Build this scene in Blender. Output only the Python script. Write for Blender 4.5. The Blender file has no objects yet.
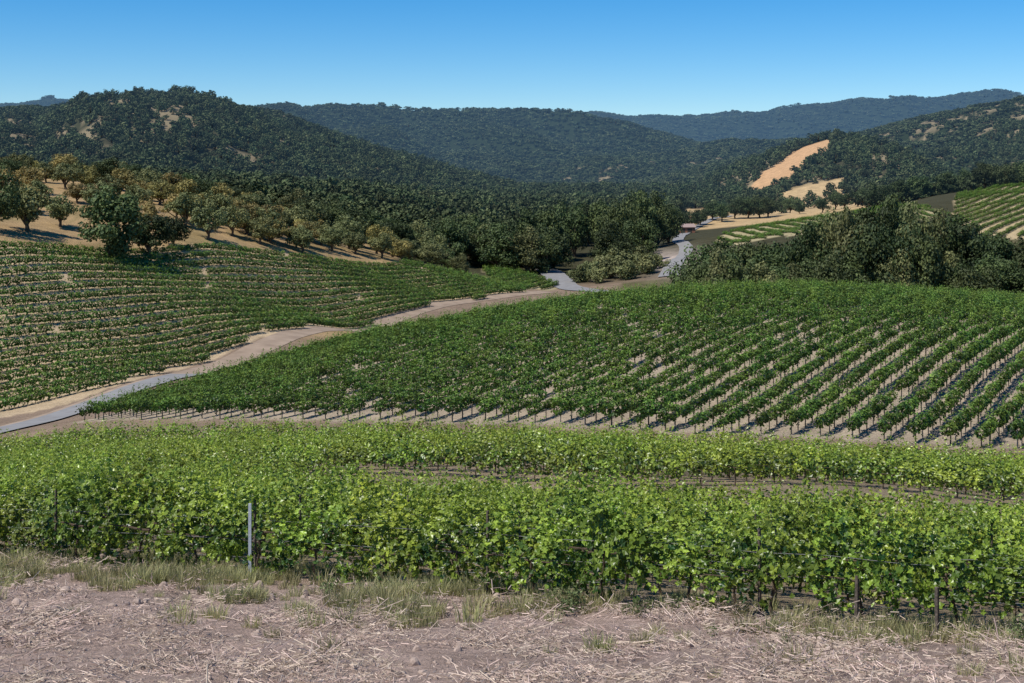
import bpy, math, random
import numpy as np
from mathutils import Vector
rng=np.random.default_rng(7); random.seed(7)
F=1422.2; HY=170.0
scene=bpy.context.scene
scene.view_settings.view_transform='Standard'
try: scene.view_settings.look='None'
except Exception: pass
scene.view_settings.exposure=0

# ------------------------------------------------------------ noise
def _h(ix,iy,s):
    v=np.sin(ix*127.1+iy*311.7+s*74.7)*43758.5453
    return v-np.floor(v)
def vnoise(x,y,s=0):
    xi=np.floor(x); yi=np.floor(y); fx=x-xi; fy=y-yi
    fx=fx*fx*(3-2*fx); fy=fy*fy*(3-2*fy)
    a=_h(xi,yi,s); b=_h(xi+1,yi,s); c=_h(xi,yi+1,s); d=_h(xi+1,yi+1,s)
    return (a*(1-fx)+b*fx)*(1-fy)+(c*(1-fx)+d*fx)*fy
def fbm(x,y,s=0,o=4):
    r=0;a=.5;t=0
    for i in range(o):
        r=r+a*vnoise(x,y,s+i*13); t+=a; a*=.5; x=x*2.03+17.1; y=y*2.03+5.3
    return r/t
def sstep(a,b,x):
    t=np.clip((x-a)/(b-a),0,1); return t*t*(3-2*t)

# ------------------------------------------------------------ terrain points (image pixel x, y, chosen depth) -> world heights
def img_pt(img_x,img_y,d): return ((img_x-512)/F*d, d, -(img_y-HY)/F*d)  # image pixel at a chosen depth, mapped through the camera
CP=[(0,0,-1.7),(-10,0,-1.9),(10,0,-1.6),(0,-16,0),(22,-12,0),(-22,-12,0),(25,15,-4.5),(-25,18,-5.5)]
for p in [(512,683,20),(0,683,20.5),(1024,683,19.5),(0,562,37),(250,577,34),(512,598,31.2),(768,618,29),(1024,641,27)]: CP.append(img_pt(*p))
CP+=[(0,45,-12.1),(-14,50,-12.9),(14,40,-11.8),(0,60,-15.2),(14,53,-14.5),(-18,66,-15.6),
     (0,68,-16.4),(0,75,-16.6),(-12,75,-16.6),(17,62,-15.0),(16,69,-15.3),(0,83,-17.3),(0,95,-19.4),(30,45,-12.8),(-30,50,-13)]
CP+=[(0,104,-20.7),(0,112,-20.55),(0,118,-20.75),(32.4,90,-19.7),(35,97,-19.2),(37,102,-19.6),(17.3,96,-20.0),(18.6,103.6,-19.75),(19.6,109,-20.1),
     (-21.9,114.5,-22.1),(-23.3,122,-21.9),(-24.5,128,-22.3),(-38.8,122,-24.0),(-41.7,131,-24.0),(-45,125,-25.2),(70,75,-17.5),(-60,110,-24.5)]
# hill with the middle block
CP+=[(-40,141,-24.6),(-33,160,-24.4),(-27,172,-23.6),(-19,187,-22.7),(-10,190,-21.4),(-20,135,-22.0),(-20,160,-21.7),(0,135,-20.1),(0,150,-19.5),(0,180,-19.1),(0,205,-21.3),(25,190,-17.3),(25,150,-17.5),(25,125,-18.7),
     (45,200,-17.6),(45,150,-17.0),(42,120,-18.2),(70,200,-19.3),(60,160,-17.7),(110,200,-20),(75,120,-18.6),(28,215,-19.6),(50,222,-20.3),(25,235,-23),(45,245,-25),(0,225,-25.5),(-20,204,-26.5),(75,230,-22.3),(75,250,-26),(120,260,-25)]
# valley road
ROAD=[(-70,108,-25.8),(-60,124,-25.9),(-51.1,142,-26.1)]+[img_pt(*p) for p in [(100,402,170),(190,375,200),(265,350,232),(340,330,272),(450,303,330),(560,292,370),(650,290,376)]]
CP+=ROAD
# left block
for p in [(0,410,175),(100,383,190),(190,353,225),(330,325,285),(0,247,260),(200,248,305),(300,258,330),(430,270,370),(520,289,385),
          (0,330,215),(150,312,245),(300,294,302),(420,292,342),(0,215,300),(0,185,360),(100,235,300),(100,183,400),(200,200,420),(300,230,420),(300,215,500),
          (400,255,430),(500,267,450),(0,200,520),(200,190,650),(400,200,800),(500,210,800),(600,212,800),
          (620,282,400),(600,262,500),(680,258,470),(690,235,600),(700,222,700),(760,213,850),(760,240,450),(860,212,650),(720,235,520),
          (1000,232,400),(1000,190,600),(950,217,470),(870,310,270),(1024,300,270),(512,195,1200),(900,190,900),(800,196,1000)]: CP.append(img_pt(*p))
CP+=[(-100,175,-27),(-130,250,-13),(-150,180,-22),(-300,400,0),(-400,800,-5),(600,900,-5),(300,450,-12),(300,250,-18),(1500,1500,-10),(-1500,1500,-10),
     (0,3000,-20),(3000,4000,-20),(-3000,4000,-20),(0,9000,-20),(9000,9000,-20),(-9000,9000,-20),(-200,60,-20),(200,60,-14)]
CP=np.array(CP,float)
def uv(x,y): return x/(y+30), np.log(y+30)
def tps(r2): return np.where(r2>0, .5*r2*np.log(np.maximum(r2,1e-12)),0)
cu,cv=uv(CP[:,0],CP[:,1]); cz=CP[:,2]/(CP[:,1]+30)
n=len(CP)
K=tps((cu[:,None]-cu[None])**2+(cv[:,None]-cv[None])**2)+np.eye(n)*5e-5
Pm=np.c_[np.ones(n),cu,cv]
A=np.block([[K,Pm],[Pm.T,np.zeros((3,3))]])
SOL=np.linalg.solve(A,np.r_[cz,0,0,0])
def base_h(x,y):
    x=np.asarray(x,float);y=np.asarray(y,float)
    shp=np.broadcast(x,y).shape; x=np.broadcast_to(x,shp).ravel(); y=np.broadcast_to(y,shp).ravel()
    out=np.empty(len(x))
    for s in range(0,len(x),40000):
        u,v=uv(x[s:s+40000],y[s:s+40000])
        k=tps((u[:,None]-cu[None])**2+(v[:,None]-cv[None])**2)
        r=k@SOL[:n]+SOL[n]+SOL[n+1]*u+SOL[n+2]*v
        out[s:s+40000]=r*(y[s:s+40000]+30)
    w=sstep(900,1500,y)
    out=out*(1-w)+(-20)*w
    return np.clip(out,-45,30).reshape(shp)
def mkprof(D,pts,dy=8):
    # dy lowers the bare ridge so that the tree canopy on it reaches the skyline given in image pixels
    a=np.array(pts,float); return (a[:,0]-512)/F*D, (HY-a[:,1]-dy)/F*D
RIDGES=[
 (1500,800,-40,mkprof(1500,[(-700,150),(-300,135),(-100,118),(0,114),(60,112),(110,110),(150,105),(190,101),(220,101),(260,106),(300,114),(350,131),(400,150),(470,168),(560,190),(700,200),(1500,210)]),.17),
 (3000,1300,-40,mkprof(3000,[(-600,140),(0,118),(250,112),(300,107),(340,109),(400,108),(450,110),(520,112),(570,114),(610,121),(640,130),(700,150),(800,180),(1500,200)],12),.24),
 (5000,1500,-40,mkprof(5000,[(-700,100),(0,101),(60,102),(95,94),(130,98),(250,113),(450,112),(560,111),(590,106),(620,112),(650,114),(700,113),(750,108),(800,99),(850,93),(880,96),(910,99),(960,93),(985,97),(1024,93),(1300,86),(1800,95)],9),.18),
 (1700,750,-40,mkprof(1700,[(-700,230),(400,230),(600,185),(660,170),(720,156),(760,150),(810,136),(850,131),(900,119),(960,107),(1024,95),(1200,76),(1800,70)],7),.18),
 (2300,700,-40,mkprof(2300,[(-700,230),(350,200),(450,180),(520,168),(580,154),(640,153),(700,143),(760,141),(820,142),(900,150),(1100,160),(1500,180)],5),.20),
 (1200,330,-40,mkprof(1200,[(-700,260),(600,235),(690,200),(740,170),(770,160),(800,147),(830,138),(855,148),(900,172),(960,190),(1500,210)],0),.06),
]
def ridge(x,y,R):
    D,W,foot,(xs,zs),amp=R
    zc=np.interp(x,xs,zs)
    zc=zc+(fbm(x/90,x*0+3,int(D))-.5)*D*.004
    n1=fbm(x/(D*.12),y/(D*.2),int(D)+5,3)-.5
    t=np.clip((y-(D-W)+W*.35*n1*(1-sstep(D-W*.3,D,y)))/W,0,1)
    hh=zc-foot
    up=foot+hh*np.sin(t*math.pi/2)**1.25
    rn=1-np.abs(2*fbm(x/(D*.075)+y/(D*.2),y/(D*.16),int(D)+9,4)-1)*2
    up=up+hh*amp*rn*np.sin(math.pi*t)*1.2
    t2=np.clip((y-D)/W,0,1)
    return np.where(y<=D,up,foot+hh*(1-.9*t2*t2*(3-2*t2)))
def H(x,y):
    x=np.asarray(x,float);y=np.asarray(y,float)
    b=base_h(x,y)
    far=sstep(350,600,y)
    b=b+far*(fbm(x/70,y/70,3)-.5)*6
    z=b
    for R in RIDGES:
        m=y>R[0]-R[1]*1.3
        if np.any(m): z=np.maximum(z,np.where(m,ridge(x,y,R),-99))
    nr=1-sstep(60,120,y)
    z=z+nr*(fbm(x/1.3,y/1.3,21,4)-.5)*.24*sstep(5,12,y+5)
    return z
def img_col(x,y): return 512+F*x/np.maximum(y,1)  # image pixel column of a ground point

def inpoly(x,y,poly):
    x=np.asarray(x);y=np.asarray(y); c=np.zeros(x.shape,bool); j=len(poly)-1
    for i in range(len(poly)):
        xi,yi=poly[i];xj,yj=poly[j]
        if yi!=yj:
            c^=((yi>y)!=(yj>y))&(x<(xj-xi)*(y-yi)/(yj-yi)+xi)
        j=i
    return c
POLY_B=[(-43.5,139),(-21,124),(0,115.5),(18,107),(37,97.5),(60,86.5),(110,64),(150,140),(130,232),(70,232),(30,222),(0,209),(-20,193),(-31,178),(-39,160)]
POLY_A=[(-72,150),(-54,174),(-49,205),(-44,237),(-36.5,270),(-16.5,327),(3,361),(4,378),(-8,384),(-26,372),(-49,334),(-67,308),(-94,263),(-140,215),(-110,140)]
POLY_E=[(62,455),(105,440),(145,470),(165,640),(100,590),(76,520)]
POLY_F=[(118,385),(210,385),(270,640),(188,600)]
POLY_D=[(-6,395),(10,384),(14,395),(2,440),(-10,450)]
GOLD=[img_pt(746,0,1020)[:2],img_pt(775,0,1030)[:2],img_pt(830,0,1105)[:2],img_pt(832,0,1200)[:2],img_pt(800,0,1190)[:2],img_pt(746,0,1068)[:2]]
def gold_field(x,y):
    b=img_col(x,y)+(fbm(x/40,y/40,31)-.5)*40
    return ((b>675)&(b<868)&(y>640)&(y<930))|((b>772)&(b<842)&(y>925)&(y<1010))
def gold_patch(x,y):
    return inpoly(x+(fbm(x/30,y/30,33)-.5)*10,y,GOLD)

# ------------------------------------------------------------ materials
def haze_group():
    # painted aerial haze: blue emission mixed into the material, growing with distance from origin
    g=bpy.data.node_groups.new('haze_emission','ShaderNodeTree')
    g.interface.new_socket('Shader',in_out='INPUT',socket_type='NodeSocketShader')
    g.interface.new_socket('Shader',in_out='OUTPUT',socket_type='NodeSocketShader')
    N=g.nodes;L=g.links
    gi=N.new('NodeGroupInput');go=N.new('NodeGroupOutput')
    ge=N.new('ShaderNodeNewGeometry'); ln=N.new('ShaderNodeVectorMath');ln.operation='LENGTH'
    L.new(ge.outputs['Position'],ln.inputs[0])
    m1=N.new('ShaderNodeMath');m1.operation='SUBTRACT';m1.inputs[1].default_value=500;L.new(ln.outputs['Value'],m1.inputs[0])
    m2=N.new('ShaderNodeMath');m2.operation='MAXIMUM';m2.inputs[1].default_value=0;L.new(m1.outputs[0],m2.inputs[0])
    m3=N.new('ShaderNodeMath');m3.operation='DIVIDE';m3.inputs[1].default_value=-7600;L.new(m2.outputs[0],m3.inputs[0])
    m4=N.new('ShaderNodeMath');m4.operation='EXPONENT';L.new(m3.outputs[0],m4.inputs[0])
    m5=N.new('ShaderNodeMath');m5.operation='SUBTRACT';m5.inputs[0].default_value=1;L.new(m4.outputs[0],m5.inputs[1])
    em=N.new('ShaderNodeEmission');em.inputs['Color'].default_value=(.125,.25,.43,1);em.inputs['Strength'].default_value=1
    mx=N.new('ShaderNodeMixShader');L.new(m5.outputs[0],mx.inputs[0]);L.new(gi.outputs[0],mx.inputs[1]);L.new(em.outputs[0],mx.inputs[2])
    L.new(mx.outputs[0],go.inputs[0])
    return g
HZ=haze_group()
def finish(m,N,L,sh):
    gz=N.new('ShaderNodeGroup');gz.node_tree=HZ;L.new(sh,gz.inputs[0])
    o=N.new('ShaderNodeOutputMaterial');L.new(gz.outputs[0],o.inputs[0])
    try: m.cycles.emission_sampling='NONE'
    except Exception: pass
def newmat(name):
    m=bpy.data.materials.new(name);m.use_nodes=True
    m.node_tree.nodes.clear(); return m,m.node_tree.nodes,m.node_tree.links
def leaf_mat(name,c1,c2,trans=.3,rough=.5,spec=.35,var=.35,haze=False):
    m,N,L=newmat(name)
    at=N.new('ShaderNodeAttribute');at.attribute_name='lv'
    oi=N.new('ShaderNodeObjectInfo')
    mx=N.new('ShaderNodeMix');mx.data_type='RGBA';mx.inputs['A'].default_value=(*c1,1);mx.inputs['B'].default_value=(*c2,1)
    L.new(at.outputs['Fac'],mx.inputs['Factor'])
    hs=N.new('ShaderNodeHueSaturation')
    mp=N.new('ShaderNodeMapRange');mp.inputs['To Min'].default_value=1-var;mp.inputs['To Max'].default_value=1+var
    L.new(oi.outputs['Random'],mp.inputs['Value']);L.new(mp.outputs['Result'],hs.inputs['Value'])
    ml=N.new('ShaderNodeMath');ml.operation='MULTIPLY';ml.inputs[1].default_value=7.31
    fr=N.new('ShaderNodeMath');fr.operation='FRACT';L.new(oi.outputs['Random'],ml.inputs[0]);L.new(ml.outputs[0],fr.inputs[0])
    mh=N.new('ShaderNodeMapRange');mh.inputs['To Min'].default_value=.475;mh.inputs['To Max'].default_value=.51
    L.new(fr.outputs[0],mh.inputs['Value']);L.new(mh.outputs['Result'],hs.inputs['Hue'])
    L.new(mx.outputs['Result'],hs.inputs['Color'])
    b=N.new('ShaderNodeBsdfPrincipled');b.inputs['Roughness'].default_value=rough;b.inputs['Specular IOR Level'].default_value=spec
    L.new(hs.outputs['Color'],b.inputs['Base Color'])
    sh=b.outputs[0]
    if trans>0:
        t=N.new('ShaderNodeBsdfTranslucent');L.new(hs.outputs['Color'],t.inputs['Color'])
        ms=N.new('ShaderNodeMixShader');ms.inputs[0].default_value=trans
        L.new(b.outputs[0],ms.inputs[1]);L.new(t.outputs[0],ms.inputs[2]);sh=ms.outputs[0]
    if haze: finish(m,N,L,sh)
    else:
        o=N.new('ShaderNodeOutputMaterial');L.new(sh,o.inputs[0])
    return m
def simple_mat(name,c1,c2,scale=8,rough=.9,bump=.3):
    m,N,L=newmat(name)
    tc=N.new('ShaderNodeTexCoord');nz=N.new('ShaderNodeTexNoise');nz.inputs['Scale'].default_value=scale;nz.inputs['Detail'].default_value=6
    L.new(tc.outputs['Object'],nz.inputs['Vector'])
    mx=N.new('ShaderNodeMix');mx.data_type='RGBA';mx.inputs['A'].default_value=(*c1,1);mx.inputs['B'].default_value=(*c2,1)
    mr=N.new('ShaderNodeMapRange');mr.inputs['From Min'].default_value=.3;mr.inputs['From Max'].default_value=.7
    L.new(nz.outputs['Fac'],mr.inputs['Value']);L.new(mr.outputs['Result'],mx.inputs['Factor'])
    b=N.new('ShaderNodeBsdfPrincipled');b.inputs['Roughness'].default_value=rough;b.inputs['Specular IOR Level'].default_value=.2
    L.new(mx.outputs['Result'],b.inputs['Base Color'])
    bp=N.new('ShaderNodeBump');bp.inputs['Strength'].default_value=bump;bp.inputs['Distance'].default_value=.05
    L.new(nz.outputs['Fac'],bp.inputs['Height']);L.new(bp.outputs[0],b.inputs['Normal'])
    o=N.new('ShaderNodeOutputMaterial');L.new(b.outputs[0],o.inputs[0]);return m
def terrain_mat():
    m,N,L=newmat('terrain_ground')
    at=N.new('ShaderNodeAttribute');at.attribute_name='Col'
    ge=N.new('ShaderNodeNewGeometry')
    def nz(s,d=6):
        x=N.new('ShaderNodeTexNoise');x.inputs['Scale'].default_value=s;x.inputs['Detail'].default_value=d;x.inputs['Roughness'].default_value=.65
        L.new(ge.outputs['Position'],x.inputs['Vector']);return x
    a=nz(.22,8);b=nz(3.2,8);c=nz(16,5)
    def mul(col,noise,lo,hi):
        mr=N.new('ShaderNodeMapRange');mr.inputs['From Min'].default_value=.3;mr.inputs['From Max'].default_value=.7
        mr.inputs['To Min'].default_value=lo;mr.inputs['To Max'].default_value=hi
        L.new(noise.outputs['Fac'],mr.inputs['Value'])
        v=N.new('ShaderNodeVectorMath');v.operation='SCALE';L.new(col,v.inputs[0]);L.new(mr.outputs['Result'],v.inputs['Scale']);return v.outputs[0]
    col=mul(at.outputs['Color'],a,.75,1.2);col=mul(col,b,.65,1.25);col=mul(col,c,.65,1.2)
    bs=N.new('ShaderNodeBsdfPrincipled');bs.inputs['Roughness'].default_value=1;bs.inputs['Specular IOR Level'].default_value=.05
    L.new(col,bs.inputs['Base Color'])
    ad=N.new('ShaderNodeMath');ad.operation='ADD';L.new(b.outputs['Fac'],ad.inputs[0]);L.new(c.outputs['Fac'],ad.inputs[1])
    bp=N.new('ShaderNodeBump');bp.inputs['Strength'].default_value=.9;bp.inputs['Distance'].default_value=.1
    L.new(ad.outputs[0],bp.inputs['Height']);L.new(bp.outputs[0],bs.inputs['Normal'])
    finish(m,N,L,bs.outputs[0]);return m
M_VINE=leaf_mat('vine_leaves',(.020,.065,.008),(.38,.50,.06),.35,.38,.55,.28)
M_VINE2=leaf_mat('vine_leaves_block',(.026,.078,.012),(.20,.32,.05),.27,.5,.35,.3)
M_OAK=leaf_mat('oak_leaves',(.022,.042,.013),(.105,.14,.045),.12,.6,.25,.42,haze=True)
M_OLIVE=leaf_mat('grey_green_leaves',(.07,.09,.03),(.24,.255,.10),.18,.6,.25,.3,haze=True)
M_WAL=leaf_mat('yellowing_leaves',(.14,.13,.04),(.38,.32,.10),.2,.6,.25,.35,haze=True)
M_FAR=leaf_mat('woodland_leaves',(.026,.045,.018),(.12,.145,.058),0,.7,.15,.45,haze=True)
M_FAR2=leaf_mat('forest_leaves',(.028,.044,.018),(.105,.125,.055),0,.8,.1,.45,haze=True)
M_GRASS=leaf_mat('dry_grass_blades',(.22,.235,.085),(.54,.50,.26),.35,.7,.2,.3)
M_WEED=leaf_mat('weed_leaves',(.09,.13,.045),(.22,.25,.11),.3,.6,.2,.3)
M_STRAW=leaf_mat('straw',(.17,.12,.085),(.66,.53,.42),0,.8,.2,.25)
M_BARK=simple_mat('bark',(.06,.045,.03),(.16,.12,.085),14)
M_VTRUNK=simple_mat('vine_wood',(.05,.035,.025),(.13,.095,.065),30)
M_STAKE=simple_mat('stake_wood',(.42,.36,.28),(.6,.53,.43),20)
M_POST=simple_mat('post_wood',(.07,.055,.045),(.17,.14,.11),20)
M_STEEL=simple_mat('galvanised_steel',(.38,.42,.45),(.55,.58,.6),30,.5,.05)
M_WIRE=simple_mat('wire_steel',(.12,.12,.12),(.22,.22,.22),30,.6,.0)
M_STONE=simple_mat('stones',(.28,.21,.17),(.48,.37,.30),12)
M_TERR=terrain_mat()

# ------------------------------------------------------------ mesh builder
class MB:
    def __init__(s): s.v=[];s.f=[];s.m=[];s.l=[];s.n=0
    def add(s,v,f,mat=0,lv=None):
        v=np.asarray(v,float).reshape(-1,3); s.v.append(v); k=len(f)
        if isinstance(f,np.ndarray): s.f+=(f+s.n).tolist()
        else: s.f+=[[i+s.n for i in q] for q in f]
        s.m+=[mat]*k; s.l+= (list(lv) if lv is not None else [0.5]*k); s.n+=len(v)
    def mesh(s,name,mats,smooth=False):
        me=bpy.data.meshes.new(name); me.from_pydata(np.vstack(s.v).tolist(),[],s.f)
        for m in mats: me.materials.append(m)
        me.polygons.foreach_set('material_index',s.m)
        a=me.attributes.new('lv','FLOAT','FACE'); a.data.foreach_set('value',np.array(s.l,dtype=np.float32))
        if smooth: me.polygons.foreach_set('use_smooth',[True]*len(s.f))
        me.update(); return me
    def tube(s,pts,rad,sides=6,mat=0,lv=.5):
        pts=np.array(pts,float); k=len(pts); V=[]
        for i in range(k):
            d=pts[min(i+1,k-1)]-pts[max(i-1,0)]; d/=np.linalg.norm(d)+1e-9
            a=np.cross(d,[0,0,1] if abs(d[2])<.9 else [1,0,0]); a/=np.linalg.norm(a); b=np.cross(d,a)
            for j in range(sides):
                t=2*math.pi*j/sides; V.append(pts[i]+rad[i]*(a*math.cos(t)+b*math.sin(t)))
        Fc=[[i*sides+j,i*sides+(j+1)%sides,(i+1)*sides+(j+1)%sides,(i+1)*sides+j] for i in range(k-1) for j in range(sides)]
        s.add(V,Fc,mat,[lv]*len(Fc))
        s.add(V[-sides:],[list(range(sides))],mat,[lv])
    def leaves(s,pos,nrm,size,lv,mat=0,shape='quad',up=None):
        k=len(pos); nrm=nrm/(np.linalg.norm(nrm,axis=1,keepdims=True)+1e-9)
        r=rng.normal(size=(k,3)) if up is None else up
        t=np.cross(nrm,r); t/=np.linalg.norm(t,axis=1,keepdims=True)+1e-9
        b=np.cross(nrm,t); sz=size[:,None]
        if shape=='quad':
            w=.62
            V=np.stack([pos-b*sz*.5, pos+t*sz*.5*w*1.3+nrm*sz*.12, pos+b*sz*.55, pos-t*sz*.5*w*1.3+nrm*sz*.12],1).reshape(-1,3)
            f=np.arange(k*4).reshape(k,4); s.add(V,f,mat,lv)
        else:
            ang=np.radians([0,42,75,118,155,180,205,242,285,318]); rad=np.array([1,.62,.92,.62,.78,.18,.78,.62,.92,.62])*.55
            c=[pos-nrm*sz*.05]
            for a_,r_ in zip(ang,rad): c.append(pos+sz*r_*(b*math.cos(a_)+t*math.sin(a_))+nrm*sz*.10*abs(math.sin(a_)) - nrm*sz*.08*(r_>.5))
            V=np.stack(c,1).reshape(-1,3); q=np.arange(k)*11
            f=np.concatenate([np.stack([q,q+1+i,q+1+(i+1)%10],1) for i in range(10)])
            s.add(V,f,mat,np.tile(lv,10))
def obj(name,me,loc=(0,0,0),link=True,parent=None):
    o=bpy.data.objects.new(name,me);o.location=loc
    if link: scene.collection.objects.link(o)
    if parent: o.parent=parent
    return o
def variants(name,meshes):
    c=bpy.data.collections.new(name)
    for i,m in enumerate(meshes):
        c.objects.link(bpy.data.objects.new('%s_%d'%(name,i),m))
    return c
def scatter(name,x,y,z,rot,scl,coll,nvar):
    k=len(x); me=bpy.data.meshes.new(name+'_points')
    me.vertices.add(k); me.vertices.foreach_set('co',np.c_[x,y,z].astype(np.float32).ravel())
    a=me.attributes.new('rot','FLOAT_VECTOR','POINT');a.data.foreach_set('vector',np.asarray(rot,np.float32).ravel())
    a=me.attributes.new('scl','FLOAT_VECTOR','POINT');a.data.foreach_set('vector',np.asarray(scl,np.float32).ravel())
    a=me.attributes.new('idx','INT','POINT');a.data.foreach_set('value',rng.integers(0,nvar,k).astype(np.int32))
    o=obj(name,me)
    g=bpy.data.node_groups.new(name+'_gn','GeometryNodeTree')
    g.interface.new_socket('Geometry',in_out='INPUT',socket_type='NodeSocketGeometry')
    g.interface.new_socket('Geometry',in_out='OUTPUT',socket_type='NodeSocketGeometry')
    N=g.nodes;L=g.links;gi=N.new('NodeGroupInput');go=N.new('NodeGroupOutput')
    ip=N.new('GeometryNodeInstanceOnPoints');ci=N.new('GeometryNodeCollectionInfo')
    ci.inputs['Collection'].default_value=coll;ci.inputs['Separate Children'].default_value=True;ci.inputs['Reset Children'].default_value=True
    def na(nm,t):
        q=N.new('GeometryNodeInputNamedAttribute');q.data_type=t;q.inputs['Name'].default_value=nm;return q.outputs['Attribute']
    er=N.new('FunctionNodeEulerToRotation');L.new(na('rot','FLOAT_VECTOR'),er.inputs[0])
    L.new(gi.outputs[0],ip.inputs['Points']);L.new(ci.outputs[0],ip.inputs['Instance']);ip.inputs['Pick Instance'].default_value=True
    L.new(na('idx','INT'),ip.inputs['Instance Index']);L.new(er.outputs[0],ip.inputs['Rotation']);L.new(na('scl','FLOAT_VECTOR'),ip.inputs['Scale'])
    L.new(ip.outputs[0],go.inputs[0])
    md=o.modifiers.new('instances','NODES');md.node_group=g
    return o

# ------------------------------------------------------------ terrain sheet
NU=620; us=np.linspace(-1,1,NU)
ys=[-18.0]
while ys[-1]<9000: ys.append(-30+(ys[-1]+30)*1.0115)
ys=np.array(ys); NV=len(ys)
X=us[None,:]*(ys[:,None]+30); Y=np.repeat(ys[:,None],NU,1)
Z=H(X,Y)
EL=np.where(Y>200,Z/np.maximum(Y,1),-1); CUM=np.maximum.accumulate(EL,axis=0)
def visible(x,y,z,top,margin=.006):
    iu=np.clip(((x/(y+30))+1)/2*(NU-1),0,NU-1).astype(int); iv=np.clip(np.searchsorted(ys,y)-2,0,NV-1)
    return (z+top)/y>CUM[iv,iu]-margin
me=bpy.data.meshes.new('terrain')
me.vertices.add(NU*NV); me.vertices.foreach_set('co',np.stack([X,Y,Z],-1).astype(np.float32).ravel())
i=np.arange(NV-1)[:,None]*NU+np.arange(NU-1)[None,:]
q=np.stack([i,i+1,i+NU+1,i+NU],-1).reshape(-1,4)
me.loops.add(q.size);me.loops.foreach_set('vertex_index',q.ravel().astype(np.int32))
me.polygons.add(len(q));me.polygons.foreach_set('loop_start',(np.arange(len(q))*4).astype(np.int32))
me.polygons.foreach_set('use_smooth',np.ones(len(q),bool)); me.update(); me.validate()
C=np.zeros((NV,NU,3))
def setc(mask,c):
    m=np.asarray(mask,float)[...,None]; C[:]=C*(1-m)+np.array(c)*m
B=img_col(X,Y); n1=fbm(X/9,Y/9,50); n2=fbm(X/60,Y/60,51); n3=fbm(X/160,Y/160,52)
setc(np.ones_like(X),(.30,.215,.15))
w_=Y+.45*X
setc(1-sstep(28,33,w_),(.46,.335,.27))
setc((1-sstep(28,33,w_))*sstep(.5,.62,fbm(X/2.2,Y/2.2,93))*.55,(.35,.25,.195))
setc(sstep(31,33,w_)*(1-sstep(106,110,w_)),(.31,.24,.16))
setc(inpoly(X,Y,POLY_B),(.44,.355,.26)); setc(inpoly(X,Y,POLY_A),(.56,.42,.26))
inA=inpoly(X,Y,POLY_A)
lh=sstep(235,262,Y)*(B<400)*(Y<470)*(~inA)*(X<-30)
setc(lh*(.75+.25*n1),(.46,.31,.15)); setc(lh*(n1>.57)*.5,(.26,.205,.09))
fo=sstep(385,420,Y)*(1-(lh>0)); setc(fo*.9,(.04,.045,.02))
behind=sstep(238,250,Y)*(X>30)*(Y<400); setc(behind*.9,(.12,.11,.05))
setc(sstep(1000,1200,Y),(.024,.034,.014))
SP=fbm(X/22,Y/30,61)
spz=(Y>700)&(Y<2000)&(((B<430)&(n3>.40))|((B>560)&(n3>.43)))
setc((SP>.54)&spz,(.26,.205,.12))
setc(((B>85)&(B<128)&(Y>4700)&(Y<5150)),(.42,.25,.16))
setc(gold_field(X,Y)*.95,(.56,.39,.2)); setc(gold_patch(X,Y),(.60,.36,.18))
setc(inpoly(X,Y,POLY_E)|inpoly(X,Y,POLY_D),(.42,.35,.2)); setc(inpoly(X,Y,POLY_F),(.52,.40,.23))
pale=np.exp(-(((X-52)/11)**2+((Y-455)/45)**2)); setc(np.clip(pale*1.3,0,1),(.50,.41,.35))
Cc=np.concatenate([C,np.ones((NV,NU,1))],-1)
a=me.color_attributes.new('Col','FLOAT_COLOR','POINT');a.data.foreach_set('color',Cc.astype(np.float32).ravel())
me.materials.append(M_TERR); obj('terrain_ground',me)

# ------------------------------------------------------------ roads
def smooth_path(pts,step=3):
    p=np.array(pts,float); out=[]
    P=np.vstack([2*p[0]-p[1],p,2*p[-1]-p[-2]])
    for i in range(1,len(P)-2):
        a,b,c,d=P[i-1:i+3]; k=max(2,int(np.linalg.norm(c-b)/step))
        for j in range(k):
            t=j/k; out.append(.5*((2*b)+(-a+c)*t+(2*a-5*b+4*c-d)*t*t+(-a+3*b-3*c+d)*t**3))
    out.append(p[-1]); return np.array(out)
def ribbon(name,pts,width,mat,off=.1,nx=7,step=2.0):
    p=smooth_path([q[:2] for q in pts],step); t=np.gradient(p,axis=0); t/=np.linalg.norm(t,axis=1,keepdims=True)
    nn=np.c_[-t[:,1],t[:,0]]; W=np.array(width) if np.ndim(width) else np.full(len(p),width)
    if len(W)!=len(p): W=np.interp(np.linspace(0,1,len(p)),np.linspace(0,1,len(W)),W)
    s=np.linspace(-.5,.5,nx); edge=(vnoise(np.arange(len(p))*.4,np.zeros(len(p)),5)-.5)*.7
    XY=p[:,None]+nn[:,None]*(s[None,:,None]*(W+edge)[:,None,None])
    zz=H(XY[...,0],XY[...,1])+off-np.abs(s)[None]*0.06
    V=np.concatenate([XY,zz[...,None]],-1).reshape(-1,3); mb=MB()
    mb.add(V,[[i*nx+j,i*nx+j+1,(i+1)*nx+j+1,(i+1)*nx+j] for i in range(len(p)-1) for j in range(nx-1)])
    return obj(name,mb.mesh(name,[mat],True))
M_ASPH=simple_mat('weathered_asphalt',(.21,.20,.19),(.28,.27,.26),.6,.9,.1)
M_DIRT=simple_mat('dirt_track',(.26,.19,.135),(.38,.285,.205),.35,1,.3)
ribbon('paved_road',ROAD[:5],5.6,M_ASPH,.18)
ribbon('dirt_road',[ (-70,107),(-60,123),(-52,142),(-50,170),(-46,200),(-41.5,232),(-34,272),(-14.5,330),(9,368)],[7,7,7,5,5,4.5,4.5,4.5,5],M_DIRT,.09)
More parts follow.
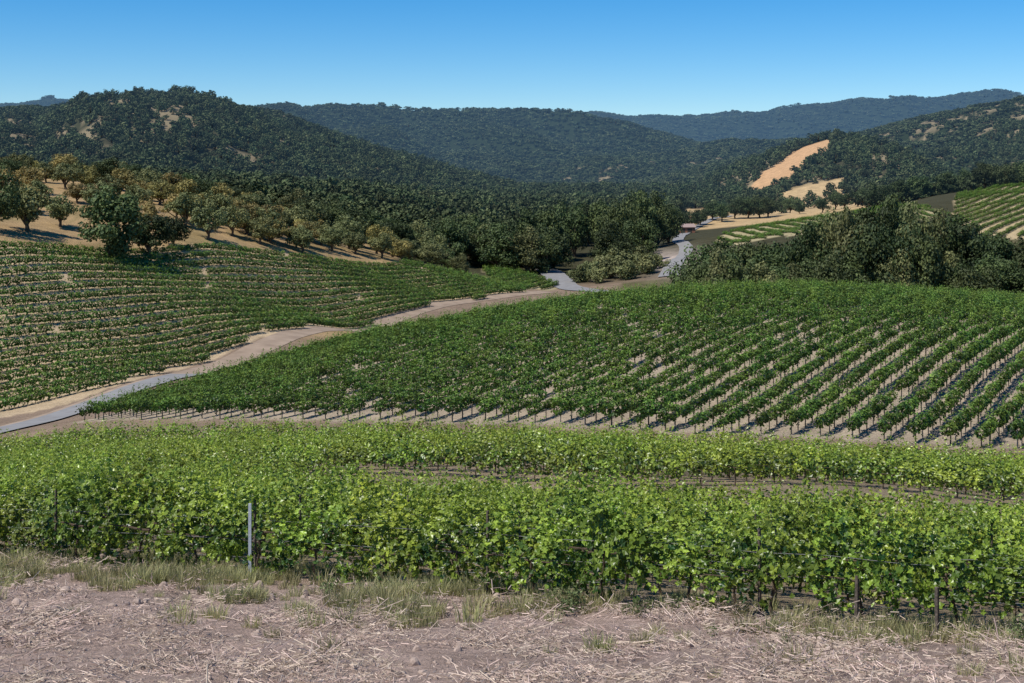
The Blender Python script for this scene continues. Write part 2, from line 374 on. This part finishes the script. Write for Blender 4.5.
ribbon('valley_road',[img_pt(690,0,352)[:2],img_pt(650,0,366)[:2],img_pt(600,0,376)[:2],img_pt(568,0,395)[:2],img_pt(556,0,425)[:2],img_pt(540,0,470)[:2],img_pt(500,0,520)[:2]],7.5,M_ASPH,.22)
ribbon('hill_road',[img_pt(668,0,400)[:2],img_pt(678,0,450)[:2],img_pt(686,0,500)[:2],img_pt(678,0,560)[:2],img_pt(692,0,640)[:2],img_pt(735,0,740)[:2]],[6,5,4.5,4,4,4],M_ASPH,.3)

# ------------------------------------------------------------ grapevines
def vine_mesh(name,nleaf,leaf,lo=.6,hi=1.75,thick=.34,L_=1.9,shape='quad',stake=None,mats=None,shoots=10,skirt=.2,lump=.5,cut=.33):
    mb=MB()
    k=nleaf
    x=rng.uniform(-L_/2,L_/2,k); th=rng.uniform(0,2*math.pi,k); r=np.sqrt(rng.uniform(.25,1,k))
    cy=np.cos(th)*r; cz=np.sin(th)*r
    o1,o2,o3=rng.uniform(0,90,3)
    bul=(1-lump/2)+lump*(fbm(x*1.8+o1,cz*1.5+o2,3,3)*2-.5)
    y=cy*thick*bul*1.15; zc=(lo+hi)/2; hz=(.75+lump*(fbm(x*1.7+o3,x*0,5,2)*1.6-.55)); z=zc+cz*(hi-lo)/2*hz
    low=rng.random(k)<skirt; z=np.where(low&(z<zc),z-rng.uniform(0,.45,k),z); z=np.maximum(z,.08)
    cn=fbm(x*2.6+o2,z*2.6+o1,9,2); kp=(cn>cut)|(rng.random(k)<.3)
    nr=np.c_[rng.normal(0,.5,k),cy*1.2+rng.normal(0,.4,k),cz*.8+.6+rng.normal(0,.4,k)]
    pos=np.c_[x,y,z]; lv=np.clip(rng.beta(1.4,2.6,k)+.14*cz+(cn-.5)*1.0,0,1); sz=leaf*rng.uniform(.6,1.25,k)
    mb.leaves(pos[kp],nr[kp],sz[kp],lv[kp],0,shape)
    for _ in range(shoots):
        x0=rng.uniform(-L_/2,L_/2); s0=rng.choice([-1,1]); hgt=rng.uniform(.15,.75); ln=rng.uniform(-.1,.35)
        kk=max(3,int(hgt/leaf*2.2)); t=np.linspace(0,1,kk)
        ps=np.c_[x0+rng.uniform(-.2,.2)*t,s0*(.1+ln*t),hi-.15+hgt*np.sin(t*1.8)]
        ps+=rng.normal(0,leaf*.3,ps.shape)
        mb.leaves(ps,rng.normal(0,.6,(kk,3))+[0,s0*.4,.6],leaf*rng.uniform(.5,1,kk)*(1-.4*t),np.clip(rng.uniform(.5,1,kk),0,1),0,shape)
    tx=rng.uniform(-.1,.1)
    mb.tube([(tx,0,-.1),(tx+.04,.03,.3),(tx-.02,0,.6),(tx,0,.85)],[.04,.033,.03,.03],5,1)
    mb.tube([(-L_/2,0,.86),(-.3,.02,.84),(tx,0,.82),(.4,-.02,.85),(L_/2,0,.86)],[.012,.02,.028,.02,.012],5,1)
    if stake: mb.tube([(tx+.07,0,-.1),(tx+.07,0,stake)],[.03,.03],4,2)
    return mb.mesh(name,mats)
VM=[M_VINE,M_VTRUNK,M_STAKE]; VM2=[M_VINE2,M_VTRUNK,M_STAKE]
VN=variants('grapevine_near',[vine_mesh('grapevine_near',650,.16,.35,1.72,.46,shape='grape',mats=VM,shoots=20,skirt=.35,lump=1.15,cut=.43) for i in range(7)])
VO=variants('grapevine_open',[vine_mesh('grapevine_open',480,.16,.62,1.7,.42,shape='grape',mats=VM,shoots=18,skirt=.14,lump=1.15,cut=.43) for i in range(7)])
VC=variants('grapevine_mid',[vine_mesh('grapevine_mid',290,.2,.5,1.65,.42,mats=VM,shoots=14,lump=.9,cut=.40) for i in range(6)])
VB=variants('grapevine_stake',[vine_mesh('grapevine_stake',200,.25,.66,1.6,.36,mats=VM2,stake=1.05,shoots=9,skirt=.05,lump=.6) for i in range(6)])
VA=variants('grapevine_low',[vine_mesh('grapevine_low',190,.32,.25,1.45,.5,L_=2.3,mats=VM2,shoots=5,skirt=.1) for i in range(5)])
def put_rows(name,x,y,ang,coll,nv,smin=.9,smax=1.1,wv=.12,sink=0,nf=4,na_=.24):
    k=len(x); z=H(x,y)-sink
    flip=rng.integers(0,2,k)*math.pi
    rot=np.c_[np.zeros(k),np.zeros(k),ang+flip+rng.normal(0,.04,k)]
    s=rng.uniform(smin,smax,k)*(1-na_/2+na_*fbm(x/nf,y/nf,40,2)); sc=np.c_[np.ones(k)*1.03,s*rng.uniform(1-wv,1+wv,k),s]
    scatter(name,x,y,z,rot,sc,coll,nv)
DW=2.4*math.sqrt(1+.45**2); dirC=np.array([1,-.45])/math.hypot(1,.45); angC=math.atan2(-.45,1)
xs_,ys_,ws_=[],[],[]
w=31.6
while w<106.5:
    t=np.arange(-75,75,1.8)+rng.uniform(0,1.8)
    x=t*dirC[0]; y=w+t*dirC[1]
    m=(np.abs(x)<.385*y+5)&(y>15)&(rng.random(len(t))>(.07 if w<35 else .03))
    if 67<w<76: m&=(x<-13+(76-w)*.4)|(x>24)
    x=x[m]+rng.normal(0,.05,m.sum());y=y[m]+rng.normal(0,.05,m.sum())
    xs_.append(x);ys_.append(y);ws_.append(np.full(len(x),w)); w+=DW
x=np.concatenate(xs_);y=np.concatenate(ys_);ww=np.concatenate(ws_)
nm=ww<44; op=nm&(x>2.6+rng.normal(0,1,len(x)))&(ww<37); nn_=nm&~op
put_rows('grapevine_row_front',x[nn_],y[nn_],np.full(nn_.sum(),angC),VN,7,.82,1.25,nf=2.2,na_=.5)
put_rows('grapevine_row_front',x[op],y[op],np.full(op.sum(),angC),VO,7,.82,1.28,nf=2.2,na_=.5)
put_rows('grapevine_rows_terrace',x[~nm],y[~nm],np.full((~nm).sum(),angC),VC,6,.82,1.12,nf=3,na_=.45)
dB=np.array([.5,.866]); nB=np.array([.866,-.5]); X1=[];Y1=[]
for o_ in np.arange(-160,120,2.35):
    t=np.arange(0,320,1.75)+rng.uniform(0,.4)
    px=o_*nB[0]+t*dB[0]; py=o_*nB[1]+t*dB[1]
    m=inpoly(px,py,POLY_B)&(rng.random(len(t))>.015)&(np.abs(px)<.385*py+8)
    m&=~(fbm(px/4,py/4,77)>.78)
    X1.append(px[m]);Y1.append(py[m])
x=np.concatenate(X1);y=np.concatenate(Y1)
put_rows('grapevine_rows_hill',x+rng.normal(0,.06,len(x)),y,np.full(len(x),math.atan2(.866,.5)),VB,6,.85,1.18,.2)
top=smooth_path([(-150,190),(-125,222),(-96,262),(-69,307),(-51,332),(-26,371),(0,388)],2)
bot=smooth_path([(-110,128),(-88,150),(-66,170),(-46,200),(-32,238),(-19,275),(2,325),(22,362)],2)
def resamp(p,k):
    s=np.r_[0,np.cumsum(np.linalg.norm(np.diff(p,axis=0),axis=1))]; q=np.linspace(0,s[-1],k); return np.c_[np.interp(q,s,p[:,0]),np.interp(q,s,p[:,1])]
top=resamp(top,160);bot=resamp(bot,160);X1=[];Y1=[];A1=[]
for f in np.linspace(0,1,18):
    c=bot*(1-f)+top*f; L0=np.linalg.norm(np.diff(c,axis=0),axis=1).sum(); c=resamp(c,int(L0/1.9))
    d=np.gradient(c,axis=0); m=inpoly(c[:,0],c[:,1],POLY_A)&(rng.random(len(c))>.01)
    X1.append(c[m,0]);Y1.append(c[m,1]);A1.append(np.arctan2(d[m,1],d[m,0]))
put_rows('grapevine_rows_slope',np.concatenate(X1),np.concatenate(Y1),np.concatenate(A1),VA,5,.95,1.12,.08,na_=.15)
def block(name,poly,dx,dy,sp,step=2.2,hs=1.0):
    d=np.array([dx,dy])/math.hypot(dx,dy);nn=np.array([d[1],-d[0]]);p=np.array(poly);c=p.mean(0);X1=[];Y1=[]
    for o_ in np.arange(-200,200,sp):
        t=np.arange(-200,200,step); q=c+nn*o_+t[:,None]*d; m=inpoly(q[:,0],q[:,1],poly); X1.append(q[m,0]);Y1.append(q[m,1])
    x=np.concatenate(X1);y=np.concatenate(Y1); put_rows(name,x,y,np.full(len(x),math.atan2(dy,dx)),VA,5,.85*hs,1.15*hs)
block('grapevine_rows_valley',POLY_E,-.02,1,5.0,hs=.8); block('grapevine_rows_valley',POLY_F,.62,1,4.8,hs=.85); block('grapevine_rows_valley',POLY_D,.35,1,3.4)

# posts and wires of the terrace
mb=MB()
def post(x,y,h,r,mat=0):
    z=float(H(x,y)); mb.tube([(x,y,z-.2),(x+rng.normal(0,.015),y,z+h)],[r,r*.95],6,mat)
w=31.6; rowi=0
while w<60:
    for t in np.arange(-40+rng.uniform(0,6),40,6.2):
        x=t*dirC[0];y=w+t*dirC[1]
        if abs(x)<.42*y+6 and y>15: post(x,y,1.85,.04 if rowi==0 else .032)
    w+=DW; rowi+=1
for px,d in [(856,28.0),(937,27.2)]:
    post((px-512)/F*d,d,1.0,.045)
obj('trellis_posts',mb.mesh('trellis_posts',[M_POST]))
mb=MB(); w=31.6
for r_ in range(3):
    for hz in (.45,.88,1.35):
        P=[]
        for t in np.arange(-26,20,1.5):
            x=t*dirC[0];y=w+t*dirC[1]; P.append((x,y,float(H(x,y))+hz))
        mb.tube(P,[.006]*len(P),4)
    w+=DW
obj('trellis_wires',mb.mesh('trellis_wires',[M_WIRE]))
x0=-6.2; y0=31.6-.45*x0-.75; z0=float(H(x0,y0)); mb=MB()
mb.add([(-.035,-.02,-.2),(.035,-.02,-.2),(.035,.02,-.2),(-.035,.02,-.2),(-.035,-.02,1.8),(.035,-.02,1.8),(.035,.02,1.8),(-.035,.02,1.8)],[[0,1,5,4],[1,2,6,5],[2,3,7,6],[3,0,4,7],[4,5,6,7]])
obj('steel_trellis_post',mb.mesh('steel_trellis_post',[M_STEEL]),(x0,y0,z0))

# ------------------------------------------------------------ foreground litter, grass, weeds, stones
def stick_patch(k=60):
    mb=MB(); c=rng.normal(0,.32,(k,2)); a=rng.normal(rng.uniform(0,6.28),.9,k); l=rng.uniform(.03,.2,k); wd=rng.uniform(.003,.007,k)
    l[:3]*=2.2
    tl=rng.normal(0,.16,k); h=rng.uniform(.0,.03,k)
    for i in range(k):
        d=np.array([math.cos(a[i]),math.sin(a[i]),tl[i]])*l[i]/2; n_=np.array([-math.sin(a[i]),math.cos(a[i]),0])*wd[i]
        p=np.array([c[i,0],c[i,1],h[i]+abs(d[2])]); u_=np.array([0,0,wd[i]*1.3])
        mb.add([p-d-n_,p-d+n_,p+d+n_,p+d-n_,p-d+u_,p+d+u_],[[0,4,5,3],[1,2,5,4]],0,[rng.random()]*2)
    return mb.mesh('straw',[M_STRAW])
def grass_tuft(k,h,mat,spread=.25,wd=.008):
    mb=MB()
    for i in range(k):
        a=rng.uniform(0,6.28); r=spread*math.sqrt(rng.random()); p=np.array([r*math.cos(a),r*math.sin(a),0]); hh=h*rng.uniform(.4,1.1)
        ln=np.array([math.cos(a),math.sin(a),0])*hh*rng.uniform(.05,.55)+rng.normal(0,.03,3)*[1,1,0]
        b=rng.uniform(0,6.28); n_=np.array([math.cos(b),math.sin(b),0])*wd
        m1=p+ln*.35+[0,0,hh*.6]; t=p+ln+[0,0,hh]
        mb.add([p-n_,p+n_,m1+n_*.8,m1-n_*.8,t],[[0,1,2,3],[3,2,4]],0,[rng.random()]*2)
    return mb.mesh('grass_tuft',[mat])
def weed(k,h):
    mb=MB(); 
    for i in range(5):
        a=rng.uniform(0,6.28);mb.tube([(0,0,0),(math.cos(a)*.08,math.sin(a)*.08,h*.5),(math.cos(a)*.2,math.sin(a)*.2,h)],[.006,.005,.003],3,0,.8)
    p=rng.normal(0,1,(k,3)); p/=np.linalg.norm(p,axis=1,keepdims=True); p*=rng.uniform(.3,1,(k,1)); p=p*[.26,.26,h*.5]+[0,0,h*.55]
    mb.leaves(p,rng.normal(0,1,(k,3))+[0,0,.8],rng.uniform(.03,.08,k),rng.random(k),0)
    return mb.mesh('weed',[M_WEED])
LS=variants('straw_patch',[stick_patch() for _ in range(8)])
GT=variants('grass_tuft',[grass_tuft(80,.38,M_GRASS) for _ in range(6)])
WD=variants('weed_plant',[weed(150,.45) for _ in range(3)])
def fgpts(k,wmax=31,wmin=10):
    x=rng.uniform(-17,17,k);y=rng.uniform(13,42,k);w=y+.45*x; m=(w<wmax)&(w>wmin)&(np.abs(x)<.42*y+2); return x[m],y[m]
x,y=fgpts(6000,32.5); m=rng.random(len(x))<np.clip((fbm(x/1.3,y/1.3,90)-.40)*4.5,.04,1); x,y=x[m],y[m]
k=len(x); nx_=rng.normal(0,.1,(k,2)); scatter('straw_litter',x,y,H(x,y)+.0,np.c_[nx_+[.22,0],rng.uniform(0,6.28,k)],np.repeat(rng.uniform(.6,1.4,k)[:,None],3,1),LS,8)
x,y=fgpts(26000,33.5,22); w=y+.45*x
edge=np.where(x<-1.5,25.9,28.4)+(fbm(x/3,y/3,92)-.5)*5
dens=np.clip(fbm(x/1.5,y/1.5,91)*3-1.05,0.02,1)*np.where(x<-1.5,.8,.3)*sstep(edge-.8,edge+1.6,w)+.010
m=rng.random(len(x))<dens; x,y=x[m],y[m]; k=len(x)
s=rng.uniform(.35,1.1,k); scatter('dry_grass',x,y,H(x,y)-.02,np.c_[np.zeros((k,2)),rng.uniform(0,6.28,k)],np.repeat(s[:,None],3,1),GT,6)
x,y=fgpts(160,31.4,27); k=len(x); x=np.r_[x,1.15,1.3,8.9,9.0,2.5,-4.0];y=np.r_[y,29.3,29.2,24.6,24.4,27.9,31]; k=len(x)
scatter('weeds',x,y,H(x,y)-.02,np.c_[np.zeros((k,2)),rng.uniform(0,6.28,k)],np.repeat(np.r_[rng.uniform(.35,1.0,k-6),1.3,1.1,1.4,1.1,.9,.9][:,None],3,1),WD,3)
def stone():
    import bmesh
    bm=bmesh.new();bmesh.ops.create_icosphere(bm,subdivisions=2,radius=.06)
    s=rng.uniform(.6,1.3,3); o=rng.uniform(0,50)
    for v in bm.verts:
        f=1+.5*(float(vnoise(np.array(v.co.x*22+o),np.array(v.co.y*22+v.co.z*15),3))-.5); v.co=Vector((v.co.x*s[0]*f,v.co.y*s[1]*f,v.co.z*s[2]*f*.7))
    me=bpy.data.meshes.new('stone');bm.to_mesh(me);bm.free();me.materials.append(M_STONE);return me
ST=variants('stone_clod',[stone() for _ in range(5)])
x,y=fgpts(9000,34); k=len(x); scatter('dirt_clods',x,y,H(x,y),rng.uniform(0,6.28,(k,3)),np.repeat((.2+rng.pareto(3,k)*.5).clip(0,2.0)[:,None],3,1),ST,5)

# ------------------------------------------------------------ trees
def tree_mesh(name,h,wd,nleaf,leaf,mat,trunk=.2,nclump=34,limbs=7,zmin=-.62,nn=.4):
    mb=MB(); r0=h*.03+.08; th=h*trunk
    lean=rng.normal(0,.03*h,2)
    mb.tube([(0,0,-.6),(lean[0]*.3,lean[1]*.3,th*.5),(lean[0]*.6,lean[1]*.6,th*1.05),(lean[0],lean[1],h*.6)],[r0*1.4,r0,r0*.85,r0*.3],8,1)
    cz=th+(h-th)*.48; R=np.array([wd/2,wd/2,(h-th)*.52])
    cl=[]
    while len(cl)<nclump:
        p=rng.normal(size=3);p/=np.linalg.norm(p); p*=rng.uniform(.35,.86)
        if p[2]<zmin: continue
        if p[2]<0: p[:2]*=1+.12*rng.random()
        cl.append(p)
    cl=np.array(cl); cc=cl*R*rng.uniform(.82,1.12,(nclump,1))+[lean[0]*.7,lean[1]*.7,cz]
    cr=wd*rng.uniform(.09,.18,nclump)
    for j in range(limbs):
        t=cc[j*nclump//limbs%nclump]; b=np.array([lean[0]*.6,lean[1]*.6,th*rng.uniform(.8,1.2)]); mdl=(b+t)/2+[0,0,h*.04]
        mb.tube([b,mdl,t],[r0*.55,r0*.35,r0*.12],5,1)
    wgt=cr**2; ch=rng.choice(nclump,nleaf,p=wgt/wgt.sum())
    d=rng.normal(size=(nleaf,3)); d/=np.linalg.norm(d,axis=1,keepdims=True)
    pos=cc[ch]+d*(cr[ch]*rng.uniform(.55,1.08,nleaf))[:,None]*[1,1,.78]
    nr=d+rng.normal(0,nn,(nleaf,3))+[0,0,.3]
    cb=rng.uniform(.1,.8,nclump)
    mb.leaves(pos,nr,leaf*rng.uniform(.6,1.35,nleaf),np.clip(cb[ch]+rng.normal(0,.18,nleaf),0,1),0)
    return mb.mesh(name,[mat,M_BARK])
OAK=[tree_mesh('oak_tree',1*14,15+rng.uniform(-2,2),5000,.6,M_OAK,.12,50) for _ in range(5)]
OAKL=[tree_mesh('oak_tree',1*14,15+rng.uniform(-2,2),5500,.6,M_OAK,.03,56,zmin=-.8) for _ in range(4)]+[tree_mesh('oak_tree',14,14,5200,.58,M_OLIVE,.03,50,zmin=-.8)]
OLV=[tree_mesh('walnut_tree',9,9.5,2400,.5,M_OLIVE,.12,30) for _ in range(3)]
WAL=[tree_mesh('walnut_tree',9,9.5,2400,.5,M_WAL,.12,28) for _ in range(3)]
SHR=[tree_mesh('willow_shrub',4,7,1500,.42,M_OLIVE,.05,20,zmin=-.9) for _ in range(2)]
def plant(name,me,x,y,h,base_h_,wid=1.0):
    o=obj(name,me,(x,y,float(H(x,y))-.15)); s=h/base_h_*1.0; o.scale=(s*wid,s*wid,s); o.rotation_euler=(0,0,rng.uniform(0,6.28)); return o
def at(px,d): return (px-512)/F*d,d
def plant_top(name,me,px,d,tp,bh,width):
    x,y=at(px,d); z=float(H(x,y)); h=max(4,(HY-tp)/F*d-z); o=plant(name,me,x,y,h,bh); s=width/15; o.scale=(s,s,h/bh); return o
x,y=at(112,278); o=plant('oak_tree',OAKL[2],x,y,14.5,14,1.05)
for px,d,h,wd in [(150,290,10,1.05),(174,300,8,1.0),(-8,275,13,.8)]:
    x,y=at(px,d); plant('oak_tree',OAK[rng.integers(5)],x,y,h,14,wd)
for px,d,h in [(28,285,11),(60,300,8),(208,316,8.5),(185,326,9),(232,330,8),(262,340,8),(215,345,9)]:
    x,y=at(px,d); plant('walnut_tree',OLV[rng.integers(3)],x,y,h,9)
for r_,d in enumerate([322,342,362,382,404,426,448,470]):
    for px in np.arange(-60+rng.uniform(0,20),330,27 - r_*.6):
        p=px+rng.normal(0,6); dd=d+rng.normal(0,6)
        if p<75 and dd<345 and rng.random()<.75: continue
        if dd<335 and p>190: continue
        x,y=at(p,dd)
        if inpoly(x,y,POLY_A): continue
        pr=rng.random(); pool=(WAL if pr<.42 else OLV) if pr<.88 else OAK
        if pool is OAK: plant('oak_tree',OAK[rng.integers(5)],x,y,rng.uniform(7,9),14,rng.uniform(.95,1.15))
        else: plant('walnut_tree',pool[rng.integers(3)],x,y,rng.uniform(5.5,8),9,rng.uniform(1,1.15))
tp=resamp(top,400)
sarc=np.r_[0,np.cumsum(np.linalg.norm(np.diff(tp,axis=0),axis=1))]
for off,spc in ((9,8),(18,9),(28,9)):
    for s in np.arange(95,sarc[-1]-6,spc):
        ii=int(np.searchsorted(sarc,s)); p=tp[min(ii,398)]; dd=tp[min(ii+1,399)]-tp[max(ii-1,0)]; dd/=np.linalg.norm(dd); nn_=np.array([-dd[1],dd[0]])
        q=p+nn_*(off+rng.normal(0,1.5)); bb=img_col(q[0],q[1])
        if bb<225: continue
        if bb>440: me_,nm_,bh=OAKL[rng.integers(5)],'oak_tree',14
        else:
            pl=OLV if rng.random()<.75 else WAL; me_,nm_,bh=pl[rng.integers(3)],'walnut_tree',9
        plant(nm_,me_,q[0],q[1],rng.uniform(6,8.5)+(off>20)*1.5,bh,rng.uniform(1,1.2))
for px in np.arange(300,570,16):
    for d in (425,445):
        p=px+rng.normal(0,6); dd=d+rng.normal(0,6)+(px>430)*12; x,y=at(p,dd)
        plant('oak_tree',OAKL[rng.integers(5)],x,y,rng.uniform(9,12) if px<430 else rng.uniform(12,15),14,rng.uniform(.9,1.15))
for px,d,tpy in [(440,460,220),(470,475,214),(498,468,212),(525,480,208),(548,505,203),(575,520,198),(600,520,194),(618,500,195),(640,520,190),(657,530,191),(588,560,196),(630,560,190),(560,560,198),(612,470,220),(640,480,215),(668,545,200)]:
    plant_top('oak_tree',OAKL[rng.integers(4)],px,d,tpy,14,15)
for px,d,tpy in [(700,300,242),(722,290,238),(745,300,238),(768,285,240),(790,292,234),(812,280,224),(832,290,211),(850,275,205),(872,280,198),(893,285,193),(915,275,196),(936,285,204),(955,275,216),(975,285,223),(995,272,229),(1018,280,232),(1040,270,232),
               (820,330,216),(860,335,200),(900,335,192),(760,335,234),(720,335,232),(940,350,205),(990,340,226),(1060,300,230),(885,265,215),(925,262,222),(865,262,225),(900,300,196)]:
    plant_top('oak_tree',OAKL[rng.integers(5)],px,d,tpy+rng.normal(0,3),14,rng.uniform(10.5,14))
for px in np.arange(690,1090,15):
    plant_top('oak_tree',OAKL[rng.integers(5)],px+rng.normal(0,4),rng.uniform(255,268),257+rng.normal(0,5),14,9.5)
for px,d,h in [(582,408,5),(598,404,5),(612,412,6),(628,406,5.5),(643,415,6),(656,425,5),(600,430,6),(625,432,6.5),(590,425,5),(638,440,7),(612,448,7)]:
    x,y=at(px,d); plant('willow_shrub',SHR[rng.integers(2)],x,y,h,4)
for px,d,h in [(692,650,9),(700,660,9),(712,680,10),(722,668,10),(735,690,11),(748,690,12),(760,690,12),(768,700,11),(790,760,9),(800,700,5),(822,690,8),(835,705,10),(845,700,9),(862,690,10),(640,640,12),(655,660,12),(665,650,8),(880,640,12),(900,650,12),(920,660,13),(945,655,12),(965,665,12),(985,650,14),(1005,645,13),(1022,655,14)]:
    x,y=at(px,d); plant('oak_tree',OAK[rng.integers(5)],x,y,h,14,1.0)

# woodland masses
FAR=variants('woodland_tree',[tree_mesh('woodland_tree',9,10,400,1.05,M_FAR,.04,18,limbs=2,zmin=-.8) for _ in range(5)])
FAR2=variants('woodland_clump',[tree_mesh('woodland_clump',8,11.5,130,1.9,M_FAR2,.0,12,limbs=0,zmin=-.3,nn=.22) for _ in range(5)])
def keep(x,y):
    b=img_col(x,y); k=np.ones(len(x),bool)
    k&=~((y<470)&(b<560)); k&=~((b<320)&(y<490))
    k&=~((b>530)&(y<560)); k&=~((b>650)&(y<650))
    k&=~(gold_field(x,y)&(fbm(x/25,y/25,95)<.68)); k&=~gold_patch(x,y)
    k&=~inpoly(x,y,POLY_E)&~inpoly(x,y,POLY_F)
    nn=fbm(x/22,y/30,61); n3=fbm(x/160,y/160,52)
    sparse=(nn>.54)&(y>700)&(y<2000)&(((b<430)&(n3>.40))|((b>560)&(n3>.43)))
    k&=~(sparse&(rng.random(len(x))<.55))
    k&=~((b>85)&(b<128)&(y>4700)&(y<5150))
    return k
g=6.8; gx,gy=np.meshgrid(np.arange(-620,620,g),np.arange(440,1300,g)); x=(gx+rng.uniform(-.45,.45,gx.shape)*g).ravel();y=(gy+rng.uniform(-.45,.45,gx.shape)*g).ravel()
m=(np.abs(x)<.43*y)&keep(x,y);x,y=x[m],y[m]; z=H(x,y); m=visible(x,y,z,10,.003)&(rng.random(len(x))<.94)
x,y,z=x[m],y[m],z[m];k=len(x)
s=rng.uniform(.65,1.2,k); scatter('oak_woodland',x,y,z-.3,np.c_[np.zeros((k,2)),rng.uniform(0,6.28,k)],np.c_[s,s,s*rng.uniform(.8,1.1,k)],FAR,5)
cs=.0046; gu,gv=np.meshgrid(np.arange(-.42,.42,cs),np.arange(math.log(1300),math.log(5200),cs*1.15))
gu=gu+rng.uniform(-.5,.5,gu.shape)*cs; gv=gv+rng.uniform(-.5,.5,gv.shape)*cs; y=np.exp(gv).ravel(); x=(gu.ravel()*y)
m=keep(x,y);x,y=x[m],y[m];z=H(x,y); m=visible(x,y,z,16,.002); x,y,z=x[m],y[m],z[m]; k=len(x)
s=rng.uniform(.75,1.2,k)*np.maximum(1,y/1500)**.8*.92; scatter('hillside_forest',x,y,z-.9*s,np.c_[np.zeros((k,2)),rng.uniform(0,6.28,k)],np.c_[s,s,s*rng.uniform(.5,.7,k)*np.clip(1.15-y/12000,.6,1)],FAR2,5)

# ------------------------------------------------------------ barn
def barn(px,d):
    x,y=at(px,d); z=float(H(x,y)); e=bpy.data.objects.new('wooden_barn',None); scene.collection.objects.link(e); e.location=(x,y,z)
    mw=simple_mat('barn_boards',(.28,.12,.07),(.36,.17,.1),3); mr=simple_mat('barn_roof',(.3,.22,.19),(.38,.28,.24),3); md=simple_mat('barn_door',(.06,.05,.04),(.1,.08,.06),3)
    m=MB(); a,b,h,r=5.5,3.2,2.8,1.2
    m.add([(-a,-b,-.3),(a,-b,-.3),(a,b,-.3),(-a,b,-.3),(-a,-b,h),(a,-b,h),(a,b,h),(-a,b,h),(-a,0,h+r),(a,0,h+r)],[[0,1,5,4],[2,3,7,6]]); m.add([(a,-b,-.3),(a,b,-.3),(a,b,h),(a,0,h+r),(a,-b,h)],[[0,1,2,3,4]]); m.add([(-a,-b,-.3),(-a,b,-.3),(-a,b,h),(-a,0,h+r),(-a,-b,h)],[[0,1,2,3,4]])
    obj('walls',m.mesh('walls',[mw]),parent=e)
    m=MB(); o=.4
    for s in (-1,1): m.add([(-a-o,s*(b+o),h-.12),(a+o,s*(b+o),h-.12),(a+o,0,h+r+.06),(-a-o,0,h+r+.06),(-a-o,s*(b+o),h),(a+o,s*(b+o),h),(a+o,0,h+r+.2),(-a-o,0,h+r+.2)],[[0,1,2,3],[4,5,6,7],[0,1,5,4],[0,3,7,4],[1,2,6,5]])
    obj('roof',m.mesh('roof',[mr]),parent=e)
    m=MB()
    for cx in (-3,0,3): m.add([(cx-1,-b-.03,-.2),(cx+1,-b-.03,-.2),(cx+1,-b-.03,2.2),(cx-1,-b-.03,2.2)],[[0,1,2,3]])
    obj('doors',m.mesh('doors',[md]),parent=e); e.rotation_euler=(0,0,.15)
barn(681,622)

# ------------------------------------------------------------ light, sky, camera
S=Vector((-.70,-.42,1.15)).normalized()
el=math.asin(S.z)
sun=bpy.data.lights.new('sun','SUN');sun.energy=5.0;sun.angle=math.radians(.5);sun.color=(1,.96,.89)
so=bpy.data.objects.new('sun',sun);scene.collection.objects.link(so);so.rotation_euler=(-S).to_track_quat('-Z','Y').to_euler();so.location=(0,0,100)
wd=bpy.data.worlds.new('World');scene.world=wd;wd.use_nodes=True;N=wd.node_tree.nodes;L=wd.node_tree.links
bg=N['Background'];sk=N.new('ShaderNodeTexSky');sk.sky_type='NISHITA';sk.sun_disc=False;sk.sun_elevation=el;sk.sun_rotation=math.atan2(S.x,S.y)
sk.air_density=1.0;sk.dust_density=.0;sk.ozone_density=6.0;sk.altitude=1900
hs=N.new('ShaderNodeHueSaturation');hs.inputs['Saturation'].default_value=1.38;hs.inputs['Value'].default_value=1.0
L.new(sk.outputs[0],hs.inputs['Color']);L.new(hs.outputs[0],bg.inputs['Color']);bg.inputs['Strength'].default_value=.125
cam=bpy.data.cameras.new('camera');cam.lens=50;cam.sensor_width=36;cam.shift_y=-(341.5-HY)/1024;cam.clip_end=20000;cam.clip_start=.1
co=bpy.data.objects.new('camera',cam);scene.collection.objects.link(co);co.location=(0,0,0);co.rotation_euler=(math.radians(90),0,0);scene.camera=co
